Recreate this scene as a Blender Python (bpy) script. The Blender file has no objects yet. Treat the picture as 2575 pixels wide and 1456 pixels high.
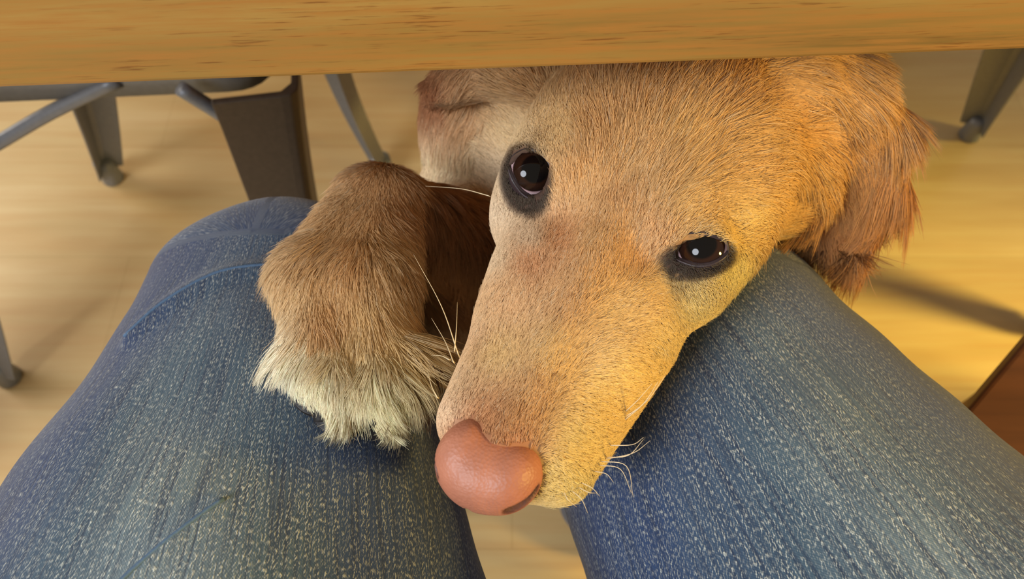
import bpy, math, random
import numpy as np
from mathutils import Vector, Matrix

# ------------------------------------------------------------------ camera, world, lights, exposure
scn = bpy.context.scene
COL = scn.collection
F = 2000.0                       # focal length in pixels of the 2575 px wide frame
PITCH = math.radians(60)
CAM = np.array([0.0, 0.0, 0.90])
FW = np.array([0, math.cos(PITCH), -math.sin(PITCH)])
UP = np.array([0, math.sin(PITCH), math.cos(PITCH)])
RT = np.array([1.0, 0, 0])

cd = bpy.data.cameras.new('camera')
cam = bpy.data.objects.new('camera', cd); COL.objects.link(cam)
cam.location = CAM
cam.rotation_euler = (math.pi/2 - PITCH, 0, 0)
cd.sensor_width = 36.0
cd.lens = 36.0*F/2575.0
cd.clip_start = 0.01
cd.dof.use_dof = True
cd.dof.focus_distance = 0.292
cd.dof.aperture_fstop = 13.0
scn.camera = cam

scn.view_settings.view_transform = 'Standard'
scn.view_settings.look = 'None'
scn.view_settings.gamma = 1.0
scn.view_settings.use_curve_mapping = False
scn.view_settings.exposure = 0.10

world = bpy.data.worlds.new('world'); scn.world = world
world.use_nodes = True
bg = world.node_tree.nodes['Background']
bg.inputs[0].default_value = (1.0, 0.89, 0.68, 1)
bg.inputs[1].default_value = 0.36

def area(name, loc, target, size, power, color, size_y=None):
    l = bpy.data.lights.new(name, 'AREA')
    l.shape = 'ELLIPSE'; l.size = size; l.size_y = size_y or size
    l.energy = power; l.color = color
    o = bpy.data.objects.new(name, l); COL.objects.link(o)
    o.location = loc
    o.rotation_euler = (Vector(target)-Vector(loc)).to_track_quat('-Z', 'Y').to_euler()
    return o
# daylight from the window behind and to the left of the sitter; warm low light from the right
area('window_light', (-1.3, -0.9, 1.9), (0.0, 0.3, 0.4), 1.0, 46, (0.86, 0.91, 1.0))
area('side_light', (-2.4, 1.2, 1.0), (-0.2, 0.4, 0.2), 1.4, 30, (1.0, 0.90, 0.80))
def spot(name, loc, target, power, color, ang, blend, radius):
    l = bpy.data.lights.new(name, 'SPOT')
    l.energy = power; l.color = color; l.spot_size = math.radians(ang); l.spot_blend = blend
    l.shadow_soft_size = radius
    o = bpy.data.objects.new(name, l); COL.objects.link(o)
    o.location = loc
    o.rotation_euler = (Vector(target)-Vector(loc)).to_track_quat('-Z', 'Y').to_euler()
    return o
spot('lamp_light', (1.3, -0.30, 0.98), (0.16, 0.14, 0.58), 76, (1.0, 0.66, 0.17), 70, 0.8, 0.10)
spot('lamp_floor', (1.9, 0.1, 0.9), (0.66, 0.33, 0.0), 340, (1.0, 0.78, 0.20), 30, 1.0, 0.28)

# ------------------------------------------------------------------ geometry helpers
def cpt(px, py, d):
    """photo pixel + distance along the view axis (m) -> camera-frame point in mm"""
    return np.array([(px-1287.5)/F*d, (728-py)/F*d, -d])*1000.0
def c2w(q):
    q = np.atleast_2d(q)/1000.0
    return CAM + q[:, :1]*RT + q[:, 1:2]*UP - q[:, 2:3]*FW
def w2c(p):
    p = np.atleast_2d(p) - CAM
    return np.stack([p@RT, p@UP, -(p@FW)], 1)*1000.0
def on_plane(px, py, z):
    d = FW + RT*(px-1287.5)/F + UP*(728-py)/F
    t = (z-CAM[2])/d[2]
    return CAM + d*t

def link(name, data, parent=None):
    o = bpy.data.objects.new(name, data); COL.objects.link(o)
    if parent is not None:
        o.parent = parent
        o.matrix_parent_inverse = Matrix.Translation(-Vector(parent.location)) if parent.type == 'EMPTY' and tuple(parent.rotation_euler) == (0, 0, 0) else parent.matrix_world.inverted()
    return o
def mesh_obj(name, V, Fc, mat, parent=None, smooth=True):
    me = bpy.data.meshes.new(name)
    V = np.asarray(V, dtype=float)
    if isinstance(Fc, np.ndarray):
        me.vertices.add(len(V)); me.vertices.foreach_set('co', V.astype(np.float32).ravel())
        n = Fc.shape[1]
        me.loops.add(Fc.size); me.loops.foreach_set('vertex_index', Fc.astype(np.int32).ravel())
        me.polygons.add(len(Fc)); me.polygons.foreach_set('loop_start', (np.arange(len(Fc))*n).astype(np.int32))
        me.polygons.foreach_set('loop_total', np.full(len(Fc), n, dtype=np.int32))
        me.update(calc_edges=True); me.validate()
    else:
        me.from_pydata([tuple(v) for v in V], [], Fc)
    me.polygons.foreach_set('use_smooth', np.full(len(me.polygons), smooth))
    me.materials.append(mat); me.update()
    return link(name, me, parent)
def empty(name, loc, parent=None):
    o = bpy.data.objects.new(name, None); COL.objects.link(o); o.location = loc
    o.empty_display_size = 0.05
    return o
def tag(o, label=None, cat=None, group=None, kind=None):
    if label: o['label'] = label
    if cat: o['category'] = cat
    if group: o['group'] = group
    if kind: o['kind'] = kind
    return o
def bevel(o, w, seg=3):
    m = o.modifiers.new('bevel', 'BEVEL'); m.width = w; m.segments = seg; m.limit_method = 'ANGLE'
    return o
def catmull(P, n):
    P = np.asarray(P, float); out = []
    Q = np.vstack([2*P[0]-P[1], P, 2*P[-1]-P[-2]])
    for i in range(len(P)-1):
        a, b, c, d = Q[i:i+4]
        for t in np.linspace(0, 1, n, endpoint=False):
            out.append(0.5*((2*b)+(-a+c)*t+(2*a-5*b+4*c-d)*t*t+(-a+3*b-3*c+d)*t**3))
    out.append(P[-1]); return np.array(out)
def tube(P, R, seg=8, cap=True):
    P = np.asarray(P, float); n = len(P); R = np.broadcast_to(R, (n,))
    T = np.gradient(P, axis=0); T /= np.linalg.norm(T, axis=1)[:, None]
    ref = np.array([0, 0, 1.0]) if abs(T[0][2]) < 0.9 else np.array([1.0, 0, 0])
    V = []; Fc = []
    for i in range(n):
        x = np.cross(ref, T[i]); x /= np.linalg.norm(x); y = np.cross(T[i], x)
        for k in range(seg):
            a = 2*math.pi*k/seg
            V.append(P[i]+R[i]*(x*math.cos(a)+y*math.sin(a)))
    for i in range(n-1):
        for k in range(seg):
            k2 = (k+1) % seg
            Fc.append((i*seg+k, i*seg+k2, (i+1)*seg+k2, (i+1)*seg+k))
    if cap:
        Fc.append(tuple(range(seg))[::-1]); Fc.append(tuple((n-1)*seg+k for k in range(seg)))
    return V, Fc

# ---- signed distance modelling
def smin(a, b, k):
    h = np.clip(0.5+0.5*(b-a)/k, 0, 1)
    return b+(a-b)*h-k*h*(1-h)
def smax(a, b, k): return -smin(-a, -b, k)
def ell(P, c, r, R=None):
    q = P-np.asarray(c, np.float32)
    if R is not None: q = q@np.asarray(R, np.float32).T
    r = np.asarray(r, np.float32)
    k0 = np.linalg.norm(q/r, axis=-1); k1 = np.linalg.norm(q/(r*r), axis=-1)+1e-9
    return k0*(k0-1)/k1
def rc(P, a, b, ra, rb):
    a = np.asarray(a, np.float32); b = np.asarray(b, np.float32)
    ab = b-a; h = np.clip(((P-a)@ab)/(ab@ab), 0, 1)
    return np.linalg.norm(P-a-h[..., None]*ab, axis=-1)-(ra+(rb-ra)*h)
def nets(sdf, lo, hi, h, B=24):
    lo = np.asarray(lo, float); n = np.ceil((np.asarray(hi)-lo)/h).astype(int)
    n = ((n+B-1)//B)*B
    G = np.full(n, 50.0, np.float32)
    ax = np.arange(B)*h
    gx, gy, gz = np.meshgrid(ax, ax, ax, indexing='ij')
    loc = np.stack([gx, gy, gz], -1).astype(np.float32)
    nb = n//B
    cen = np.stack(np.meshgrid(*[np.arange(k) for k in nb], indexing='ij'), -1).reshape(-1, 3)
    cp = (lo+(cen*B+B/2)*h).astype(np.float32)
    cv = sdf(cp[None])[0]
    rad = B*h*0.87*1.35+6
    for (i, j, k), v in zip(cen, cv):
        s = (slice(i*B, i*B+B), slice(j*B, j*B+B), slice(k*B, k*B+B))
        if abs(v) > rad: G[s] = v; continue
        G[s] = sdf(loc+(lo+np.array([i, j, k])*B*h).astype(np.float32))
    S = G < 0
    n0, n1, n2 = n-1
    cnt = np.zeros((n0, n1, n2), np.int8)
    for a in (0, 1):
        for b in (0, 1):
            for c in (0, 1): cnt += S[a:a+n0, b:b+n1, c:c+n2]
    act = (cnt > 0) & (cnt < 8)
    idx = np.full(act.shape, -1, np.int64); ijk = np.argwhere(act); idx[act] = np.arange(len(ijk))
    acc = np.zeros((len(ijk), 3)); num = np.zeros(len(ijk))
    I, J, K = ijk.T
    for ax_ in range(3):
        o1 = [a for a in range(3) if a != ax_]
        for p in (0, 1):
            for q in (0, 1):
                off = np.zeros(3, int); off[o1[0]] = p; off[o1[1]] = q
                e = off.copy(); e[ax_] = 1
                v0 = G[I+off[0], J+off[1], K+off[2]]; v1 = G[I+e[0], J+e[1], K+e[2]]
                m = (v0 < 0) != (v1 < 0)
                t = np.where(m, v0/np.where(m, v0-v1, 1), 0)
                pt = np.tile(off.astype(float), (len(ijk), 1)); pt[:, ax_] += t
                acc[m] += pt[m]; num[m] += 1
    V = lo+(ijk+acc/num[:, None])*h
    Fs = []
    for ax_ in range(3):
        o1 = [(ax_+1) % 3, (ax_+2) % 3]
        sl0 = [slice(None)]*3; sl1 = [slice(None)]*3
        sl0[ax_] = slice(0, -1); sl1[ax_] = slice(1, None)
        A = S[tuple(sl0)]; Bm = S[tuple(sl1)]
        m = A != Bm
        e = np.argwhere(m)
        e = e[(e[:, o1[0]] > 0) & (e[:, o1[1]] > 0) & (e[:, 0] < n0) & (e[:, 1] < n1) & (e[:, 2] < n2)]
        ins = A[e[:, 0], e[:, 1], e[:, 2]]
        def g(d0, d1):
            c = e.copy(); c[:, o1[0]] -= d0; c[:, o1[1]] -= d1
            return idx[c[:, 0], c[:, 1], c[:, 2]]
        q = np.stack([g(0, 0), g(1, 0), g(1, 1), g(0, 1)], 1)
        q[~ins] = q[~ins][:, ::-1]
        Fs.append(q)
    Q = np.concatenate(Fs); Q = Q[(Q >= 0).all(1)]
    # pull the vertices onto the true surface
    for _ in range(2):
        Vf = V.astype(np.float32); v = sdf(Vf[None])[0]; nrm = sdf_n(sdf, Vf)
        V = V-nrm*np.clip(v, -h, h)[:, None]
    return V, Q
def sdf_n(sdf, V, e=1.0):
    V = V.astype(np.float32); g = np.zeros(V.shape)
    for i in range(3):
        d = np.zeros(3, np.float32); d[i] = e
        g[:, i] = sdf((V+d)[None])[0]-sdf((V-d)[None])[0]
    return g/(np.linalg.norm(g, axis=1)[:, None]+1e-9)

# ------------------------------------------------------------------ material helpers
def lin(r, g, b):
    f = lambda c: ((c/255+0.055)/1.055)**2.4 if c > 10 else c/255/12.92
    return (f(r), f(g), f(b), 1)
class NT:
    def __init__(s, name):
        s.m = bpy.data.materials.new(name); s.m.use_nodes = True; s.t = s.m.node_tree
        s.b = s.t.nodes['Principled BSDF']; s.out = s.t.nodes['Material Output']
    def n(s, typ, **kw):
        nd = s.t.nodes.new(typ)
        for k, v in kw.items():
            if k.startswith('i_'):
                key = k[2:]; key = int(key) if key.isdigit() else key
                nd.inputs[key].default_value = v
            else: setattr(nd, k, v)
        return nd
    def l(s, a, b): s.t.links.new(a, b); return s
    def ramp(s, src, stops):
        r = s.n('ShaderNodeValToRGB'); s.l(src, r.inputs[0])
        e = r.color_ramp.elements
        while len(e) < len(stops): e.new(0.5)
        for el, (p, c) in zip(e, stops): el.position = p; el.color = c
        return r.outputs[0]
    def mix(s, f, a, b, mode='MIX'):
        m = s.n('ShaderNodeMix', data_type='RGBA', blend_type=mode)
        for v, k in ((f, 0), (a, 6), (b, 7)):
            if hasattr(v, 'links'): s.l(v, m.inputs[k])
            else: m.inputs[k].default_value = v
        return m.outputs[2]
    def math(s, op, a, b=0.0, c=0.0):
        m = s.n('ShaderNodeMath', operation=op)
        for v, k in ((a, 0), (b, 1), (c, 2)):
            if hasattr(v, 'links'): s.l(v, m.inputs[k])
            else: m.inputs[k].default_value = v
        return m.outputs[0]
    def noise(s, vec, scale, detail=4, rough=0.5, sc=None):
        if sc is not None:
            mp = s.n('ShaderNodeMapping'); mp.inputs['Scale'].default_value = sc; s.l(vec, mp.inputs[0]); vec = mp.outputs[0]
        n = s.n('ShaderNodeTexNoise'); n.inputs['Scale'].default_value = scale
        n.inputs['Detail'].default_value = detail; n.inputs['Roughness'].default_value = rough
        s.l(vec, n.inputs['Vector']); return n.outputs[0]
    def bump(s, h, strength, dist=0.001):
        b = s.n('ShaderNodeBump'); b.inputs['Strength'].default_value = strength; b.inputs['Distance'].default_value = dist
        s.l(h, b.inputs['Height']); s.l(b.outputs[0], s.b.inputs['Normal']); return b

def flat(name, col, rough=0.5, metal=0.0, bump=None, var=0.15):
    t = NT(name); tc = t.n('ShaderNodeTexCoord')
    n = t.noise(tc.outputs['Object'], 60 if bump is None else bump, 4)
    c = t.mix(n, tuple(x*(1-var) for x in col[:3])+(1,), tuple(min(1, x*(1+var)) for x in col[:3])+(1,))
    t.l(c, t.b.inputs['Base Color']); t.b.inputs['Roughness'].default_value = rough; t.b.inputs['Metallic'].default_value = metal
    if bump: t.bump(n, 0.15)
    return t.m

# --- oak
t = NT('oak'); tc = t.n('ShaderNodeTexCoord'); ob = tc.outputs['Object']
broad = t.noise(ob, 1.0, 3, 0.5, (3, 25, 50))
base = t.ramp(broad, [(0.3, lin(114, 88, 42)), (0.5, lin(144, 114, 56)), (0.72, lin(164, 132, 70))])
fine = t.noise(ob, 1.0, 5, 0.6, (22, 300, 420))
base = t.mix(t.ramp(fine, [(0.35, (1, 1, 1, 1)), (0.62, (0, 0, 0, 1))]), base, lin(160, 114, 54))
pore = t.noise(ob, 1.0, 3, 0.6, (50, 700, 1100))
pgate = t.noise(ob, 1.0, 2, 0.5, (9, 60, 90))
pf = t.math('MULTIPLY', t.ramp(pore, [(0.565, (0, 0, 0, 1)), (0.66, (0.8, 0.8, 0.8, 1))]), t.ramp(pgate, [(0.42, (0.1, 0.1, 0.1, 1)), (0.6, (1, 1, 1, 1))]))
base = t.mix(pf, base, lin(112, 70, 28))
t.l(base, t.b.inputs['Base Color']); t.b.inputs['Roughness'].default_value = 0.42
t.bump(pf, -0.15, 0.0005); OAK = t.m
# --- laminate floor
t = NT('laminate_floor'); tc = t.n('ShaderNodeTexCoord'); ob = tc.outputs['Object']
br = t.noise(ob, 3.0, 4, 0.55, (0.7, 5, 1)); fn = t.noise(ob, 18.0, 5, 0.6, (0.25, 4.5, 1))
base = t.ramp(br, [(0.3, lin(194, 162, 108)), (0.55, lin(210, 182, 128)), (0.75, lin(220, 194, 142))])
base = t.mix(t.ramp(fn, [(0.4, (0, 0, 0, 1)), (0.75, (0.55, 0.55, 0.55, 1))]), base, lin(196, 152, 98))
bk = t.n('ShaderNodeTexBrick'); bk.inputs['Color1'].default_value = (1, 1, 1, 1); bk.inputs['Color2'].default_value = (0.93, 0.92, 0.9, 1)
bk.inputs['Mortar'].default_value = (0.8, 0.76, 0.7, 1); bk.inputs['Scale'].default_value = 1.0; bk.inputs['Mortar Size'].default_value = 0.0008
bk.inputs['Mortar Smooth'].default_value = 0.6; bk.inputs['Brick Width'].default_value = 1.28; bk.inputs['Row Height'].default_value = 0.19
bk.offset = 0.4; t.l(ob, bk.inputs[0])
base = t.mix(1.0, base, bk.outputs[0], 'MULTIPLY')
kn = t.n('ShaderNodeTexVoronoi'); kn.inputs['Scale'].default_value = 3.3; t.l(ob, kn.inputs['Vector'])
base = t.mix(t.ramp(kn.outputs['Distance'], [(0.012, (0.6, 0.6, 0.6, 1)), (0.03, (0, 0, 0, 1))]), base, lin(150, 100, 60))
t.l(base, t.b.inputs['Base Color']); t.b.inputs['Roughness'].default_value = 0.33; FLOORM = t.m
# --- dark stained wood
t = NT('brown_wood'); tc = t.n('ShaderNodeTexCoord')
nn = t.noise(tc.outputs['Object'], 30, 5, 0.6, (0.2, 3, 3))
t.l(t.ramp(nn, [(0.3, lin(92, 54, 30)), (0.7, lin(116, 70, 40))]), t.b.inputs['Base Color']); t.b.inputs['Roughness'].default_value = 0.55
BROWN = t.m
METAL = flat('gunmetal_paint', lin(134, 138, 144), 0.42, 0.25, 220, 0.2)
METAL_SHADE = flat('shaded_gunmetal_paint', lin(84, 74, 64), 0.45, 0.5, 220, 0.25)  # same paint, browner and darker: the near leg's shade put into its colour
RUBBER = flat('black_rubber', lin(40, 40, 42), 0.7)

# --- denim (leg_uv: mm round the leg, mm along the leg)
t = NT('denim'); at = t.n('ShaderNodeAttribute', attribute_name='leg_uv'); uv = at.outputs['Vector']
big = t.noise(uv, 0.012, 3, 0.5, (1.2, 0.6, 1))
wear_shade = t.n('ShaderNodeAttribute', attribute_name='wear_shade').outputs['Fac']
wv = t.math('MULTIPLY_ADD', big, 0.45, t.math('SUBTRACT', wear_shade, 0.22))
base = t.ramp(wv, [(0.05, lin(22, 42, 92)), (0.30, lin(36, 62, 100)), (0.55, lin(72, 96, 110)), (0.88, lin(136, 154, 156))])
streak = t.noise(uv, 0.55, 3, 0.6, (1.0, 0.035, 1))
base = t.mix(t.ramp(streak, [(0.35, (0.75, 0.75, 0.75, 1)), (0.55, (0, 0, 0, 1))]), base, lin(22, 38, 66))
# weft flecks
mp = t.n('ShaderNodeMapping'); mp.inputs['Rotation'].default_value = (0, 0, math.radians(14)); t.l(uv, mp.inputs[0])
fl = t.noise(mp.outputs[0], 1.8, 2, 0.5, (1.0, 0.30, 1))
st2 = t.noise(uv, 0.9, 2, 0.5, (1.0, 0.02, 1))
flm = t.math('MULTIPLY', t.ramp(fl, [(0.50, (0, 0, 0, 1)), (0.63, (1, 1, 1, 1))]), t.ramp(st2, [(0.38, (0.12, 0.12, 0.12, 1)), (0.62, (1, 1, 1, 1))]))
flw = t.math('MULTIPLY', flm, t.ramp(wv, [(0.0, (0.25, 0.25, 0.25, 1)), (0.7, (0.95, 0.95, 0.95, 1))]))
base = t.mix(flw, base, lin(226, 228, 212))
wv2 = t.n('ShaderNodeTexWave', wave_type='BANDS', bands_direction='DIAGONAL'); wv2.inputs['Scale'].default_value = 0.55
wv2.inputs['Distortion'].default_value = 1.5; t.l(uv, wv2.inputs[0])
base = t.mix(t.math('MULTIPLY', wv2.outputs['Fac'], 0.35), base, lin(26, 42, 70))
t.l(base, t.b.inputs['Base Color']); t.b.inputs['Roughness'].default_value = 0.85
t.b.inputs['Sheen Weight'].default_value = 0.25
hsum = t.math('ADD', flm, t.math('MULTIPLY', streak, 0.8)); t.bump(hsum, 0.45, 0.0006); DENIM = t.m

# --- coat (skin under the hair) and hair
t = NT('dog_skin'); ca = t.n('ShaderNodeAttribute', attribute_name='coat')
tc = t.n('ShaderNodeTexCoord'); nn = t.noise(tc.outputs['Object'], 500, 3)
t.l(t.mix(t.math('MULTIPLY', nn, 0.5), ca.outputs['Color'], (0.16, 0.07, 0.03, 1)), t.b.inputs['Base Color'])
t.b.inputs['Roughness'].default_value = 0.8; SKIN = t.m
t = NT('dog_hair'); ca = t.n('ShaderNodeAttribute', attribute_name='coat'); na = t.n('ShaderNodeAttribute', attribute_name='skin_normal')
hi = t.n('ShaderNodeHairInfo')
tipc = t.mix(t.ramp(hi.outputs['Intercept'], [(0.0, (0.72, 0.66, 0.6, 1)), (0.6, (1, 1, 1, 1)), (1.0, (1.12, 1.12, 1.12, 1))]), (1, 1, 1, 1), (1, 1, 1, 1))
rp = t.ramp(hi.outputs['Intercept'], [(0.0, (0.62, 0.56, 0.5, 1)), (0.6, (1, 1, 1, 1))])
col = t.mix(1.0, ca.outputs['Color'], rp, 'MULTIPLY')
df = t.n('ShaderNodeBsdfDiffuse'); t.l(col, df.inputs[0])
geo = t.n('ShaderNodeNewGeometry')
nm = t.n('ShaderNodeVectorMath', operation='SCALE'); nm.inputs['Scale'].default_value = 1.6; t.l(na.outputs['Vector'], nm.inputs[0])
ad = t.n('ShaderNodeVectorMath', operation='ADD'); t.l(nm.outputs[0], ad.inputs[0]); t.l(geo.outputs['Normal'], ad.inputs[1])
nz = t.n('ShaderNodeVectorMath', operation='NORMALIZE'); t.l(ad.outputs[0], nz.inputs[0]); t.l(nz.outputs[0], df.inputs['Normal'])
hb = t.n('ShaderNodeBsdfHair', component='Reflection'); hb.inputs['RoughnessU'].default_value = 0.35; hb.inputs['RoughnessV'].default_value = 0.8
t.l(t.mix(0.5, col, (0.9, 0.8, 0.6, 1)), hb.inputs['Color'])
mx = t.n('ShaderNodeMixShader'); mx.inputs[0].default_value = 0.16; t.l(df.outputs[0], mx.inputs[1]); t.l(hb.outputs[0], mx.inputs[2])
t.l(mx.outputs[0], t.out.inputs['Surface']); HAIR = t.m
t = NT('nose_leather'); tc = t.n('ShaderNodeTexCoord')
vo = t.n('ShaderNodeTexVoronoi'); vo.inputs['Scale'].default_value = 900; t.l(tc.outputs['Object'], vo.inputs['Vector'])
nn = t.noise(tc.outputs['Object'], 90, 5)
ca = t.n('ShaderNodeAttribute', attribute_name='coat')
t.l(t.mix(t.ramp(nn, [(0.35, (0, 0, 0, 1)), (0.75, (0.5, 0.5, 0.5, 1))]), ca.outputs['Color'], lin(140, 84, 64)), t.b.inputs['Base Color'])
t.b.inputs['Roughness'].default_value = 0.5; t.bump(vo.outputs['Distance'], 0.35, 0.0004)
t.b.inputs['Subsurface Weight'].default_value = 0.0; NOSE = t.m
LID = flat('dark_eyelid_skin', lin(52, 40, 42), 0.45, 0, 900, 0.2)
PAD = flat('black_paw_skin', lin(30, 26, 25), 0.6, 0, 600, 0.2)
WHISK = flat('whisker_hair', lin(226, 205, 165), 0.4)

# ------------------------------------------------------------------ floor
floor = mesh_obj('floor', [(-4, -3, 0), (4, -3, 0), (4, 5, 0), (-4, 5, 0), (-4, -3, -.05), (4, -3, -.05), (4, 5, -.05), (-4, 5, -.05)],
                 [(0, 1, 2, 3), (7, 6, 5, 4), (0, 4, 5, 1), (1, 5, 6, 2), (2, 6, 7, 3), (3, 7, 4, 0)], FLOORM, smooth=False)
tag(floor, kind='structure')

WALLM = flat('cream_wall_paint', lin(225, 214, 196), .8)
for nm_, x0, x1, y0, y1 in (('wall_back', -4, 4, 5.0, 5.1), ('wall_left', -4.1, -4, -3, 5.1)):
    w_o = mesh_obj(nm_, [(x, y, z) for z in (-.05, 2.6) for x, y in ((x0, y0), (x1, y0), (x1, y1), (x0, y1))],
                   [(3, 2, 1, 0), (4, 5, 6, 7), (0, 1, 5, 4), (1, 2, 6, 5), (2, 3, 7, 6), (3, 0, 4, 7)], WALLM, smooth=False)
    tag(w_o, kind='structure')

# ------------------------------------------------------------------ table
def box(cx, cy, z0, z1, sx, sy):
    return ([(cx+a*sx/2, cy+b*sy/2, z) for z in (z0, z1) for a, b in ((-1, -1), (1, -1), (1, 1), (-1, 1))],
            [(3, 2, 1, 0), (4, 5, 6, 7), (0, 1, 5, 4), (1, 2, 6, 5), (2, 3, 7, 6), (3, 0, 4, 7)])
eL = on_plane(0, 225, 0.70); eR = on_plane(2575, 128, 0.70)
yaw = math.atan2(eR[1]-eL[1], eR[0]-eL[0])
mid = (eL+eR)/2
table = empty('dining_table', (mid[0], mid[1], 0)); table.rotation_euler = (0, 0, yaw)
tag(table, 'light oak dining table whose thick straight edge crosses above the dog', 'table')
bpy.context.view_layer.update()
def tchild(name, V, Fc, mat, par=table):
    me = bpy.data.meshes.new(name); me.from_pydata(V, [], Fc); me.materials.append(mat)
    o = bpy.data.objects.new(name, me); COL.objects.link(o); o.parent = par; return o
bevel(tchild('tabletop', *box(0, .46, .70, .748, 1.5, .92), OAK), .0022)
for sx in (-1, 1):
    for yy in (.07, .86):
        V, Fc = box(sx*.70, yy, 0, .70, .07, .07)
        bevel(tchild('leg', V, Fc, OAK), .003)

# ------------------------------------------------------------------ metal chairs
def leg_mesh(top, foot, out, w0, w1, n=14, bend=0.0):
    """tapering folded sheet-metal leg: rounded outer corner, two flat faces, open inner side"""
    top = np.array(top); foot = np.array(foot); out = np.array([out[0], out[1], 0.0]); out /= np.linalg.norm(out)
    sd = np.array([-out[1], out[0], 0])
    prof = []
    for a, b in ((-.12, -.60), (.36, -.12), (.42, -.05), (.42, .05), (.36, .12), (-.12, .60), (-.17, .55), (.30, .07), (.30, -.07), (-.17, -.55)):
        prof.append((a, b))
    V = []; Fc = []; m = len(prof)
    for i in range(n):
        t_ = i/(n-1); w = w0+(w1-w0)*t_**0.8
        c = top+(foot-top)*t_+out*bend*math.sin(math.pi*t_)*-1
        for a, b in prof: V.append(c+out*a*w+sd*b*w)
    for i in range(n-1):
        for k in range(m):
            k2 = (k+1) % m
            Fc.append((i*m+k, i*m+k2, (i+1)*m+k2, (i+1)*m+k))
    Fc.append(tuple(range(m))[::-1]); Fc.append(tuple((n-1)*m+k for k in range(m)))
    return V, Fc
def metal_chair(label, feet, tops, seat_z, near_mat, struts=(), widths=None, bend=0.012):
    cx = np.mean([f[0] for f in feet]); cy = np.mean([f[1] for f in feet])
    root = empty('metal_chair', (cx, cy, 0)); tag(root, label, 'chair', 'gunmetal metal chairs under the table')
    T = np.array([[t_[0], t_[1], seat_z] for t_ in tops]); cen = T.mean(0)
    # seat: rounded pan with a turned-down rim
    ring = []
    for a, b, c in ((0, 1, 2), (1, 2, 3), (2, 3, 0), (3, 0, 1)):
        p = T[b]; u_ = (T[a]-p)/np.linalg.norm(T[a]-p); v_ = (T[c]-p)/np.linalg.norm(T[c]-p)
        for s in np.linspace(0, 1, 7):
            r_ = .035; ring.append(p+u_*r_*(1-s)**2+v_*r_*s**2)
    ring = np.array(ring); m = len(ring)
    V = []; Fc = []
    for sc, dz in ((1.0, -.032), (1.012, -.006), (1.0, 0), (.93, -.001), (.6, -.006), (.25, -.008), (.25, -.0095), (.6, -.0075), (.93, -.003), (.99, -.006), (.985, -.032)):
        for p in ring: V.append(cen+(p-cen)*sc+np.array([0, 0, dz]))
    R_ = 11
    for i in range(R_):
        i2 = (i+1) % R_
        if i == 5 or i == R_-1:
            pass
        for k in range(m):
            k2 = (k+1) % m
            if i == 5: continue
            Fc.append((i*m+k, i*m+k2, i2*m+k2, i2*m+k))
    Fc.append(tuple(5*m+k for k in range(m))); Fc.append(tuple(6*m+k for k in range(m))[::-1])
    mesh_obj('seat', V, Fc, METAL, root)
    w = widths or [(.085, .034)]*4
    for i in range(4):
        out = np.array(feet[i][:2])-np.array([cx, cy])
        tp = (tops[i][0], tops[i][1], seat_z-.012)
        V, Fc = leg_mesh(tp, (feet[i][0], feet[i][1], .02), out, *w[i], bend=bend)
        lg = mesh_obj('leg', V, Fc, near_mat if i == 0 else METAL, root, False); bevel(lg, .0015, 2)
        o_ = out/np.linalg.norm(out); f = np.array([feet[i][0], feet[i][1], 0])+np.array([o_[0], o_[1], 0])*.13*w[i][1]
        V, Fc = tube([f, f+(0, 0, .002), f+(0, 0, .028), f+(0, 0, .04)], [.0135, .0150, .0135, .0125], 16)
        ft = mesh_obj('foot_cap', V, Fc, METAL, lg)
        ft.matrix_parent_inverse = Matrix.Identity(4)
        ft.location = -Vector(root.location)*0
    for A, B in struts:
        P = catmull([A, (np.array(A)+np.array(B))/2+np.array([0, 0, .003]), B], 6)
        V, Fc = tube(P, .0065, 10); mesh_obj('brace', V, Fc, METAL, root)
    # curved back: two uprights and a bent splat on the far side
    return root
metal_chair('gunmetal metal chair beside the table, its wide folded leg standing by the bent knee',
            [(-.212, .42, 0), (-.185, .704, 0), (-.562, .698, 0), (-.612, .397, 0)],
            [(-.205, .484), (-.200, .655), (-.445, .66), (-.52, .465)], .432, METAL_SHADE,
            struts=[((-.268, .462, .425), (-.222, .470, .345)), ((-.325, .478, .418), (-.468, .468, .345)),
                    ((-.24, .65, .40), (-.34, .57, .415)), ((-.45, .65, .40), (-.36, .57, .415))],
            widths=[(.083, .044), (.054, .034), (.075, .034), (.07, .036)])
metal_chair('gunmetal metal chair seen past the ear, one tapering leg on bare floor',
            [(.26, .47, 0), (.26, .777, 0), (.667, .777, 0), (.675, .46, 0)],
            [(.29, .56), (.29, .715), (.565, .705), (.565, .56)], .432, METAL)

# ------------------------------------------------------------------ brown wooden stool at the side
c0 = on_plane(2445, 1015, .45); c1 = on_plane(2575, 860, .45)
e1 = (c1-c0)/np.linalg.norm(c1-c0); e2 = np.array([e1[1], -e1[0], 0])
s0 = c0-e1*.16
st = empty('wooden_stool', tuple((s0+e1*.2+e2*.17)*np.array([1, 1, 0])))
tag(st, 'brown wooden stool with a flat square seat beside the sitter\'s thigh', 'stool')
def slab(p0, a, b, la, lb, z0, z1):
    q = [p0, p0+a*la, p0+a*la+b*lb, p0+b*lb]
    return [(p[0], p[1], z) for z in (z0, z1) for p in q], [(0, 1, 2, 3), (7, 6, 5, 4), (4, 5, 1, 0), (5, 6, 2, 1), (6, 7, 3, 2), (7, 4, 0, 3)]
bevel(mesh_obj('seat', *slab(s0, e1, e2, .40, .34, .425, .45), BROWN, st, False), .003)
for a in (.03, .335):
    for b in (.03, .275):
        bevel(mesh_obj('leg', *slab(s0+e1*a+e2*b, e1, e2, .035, .035, 0, .425), BROWN, st, False), .002)

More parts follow.
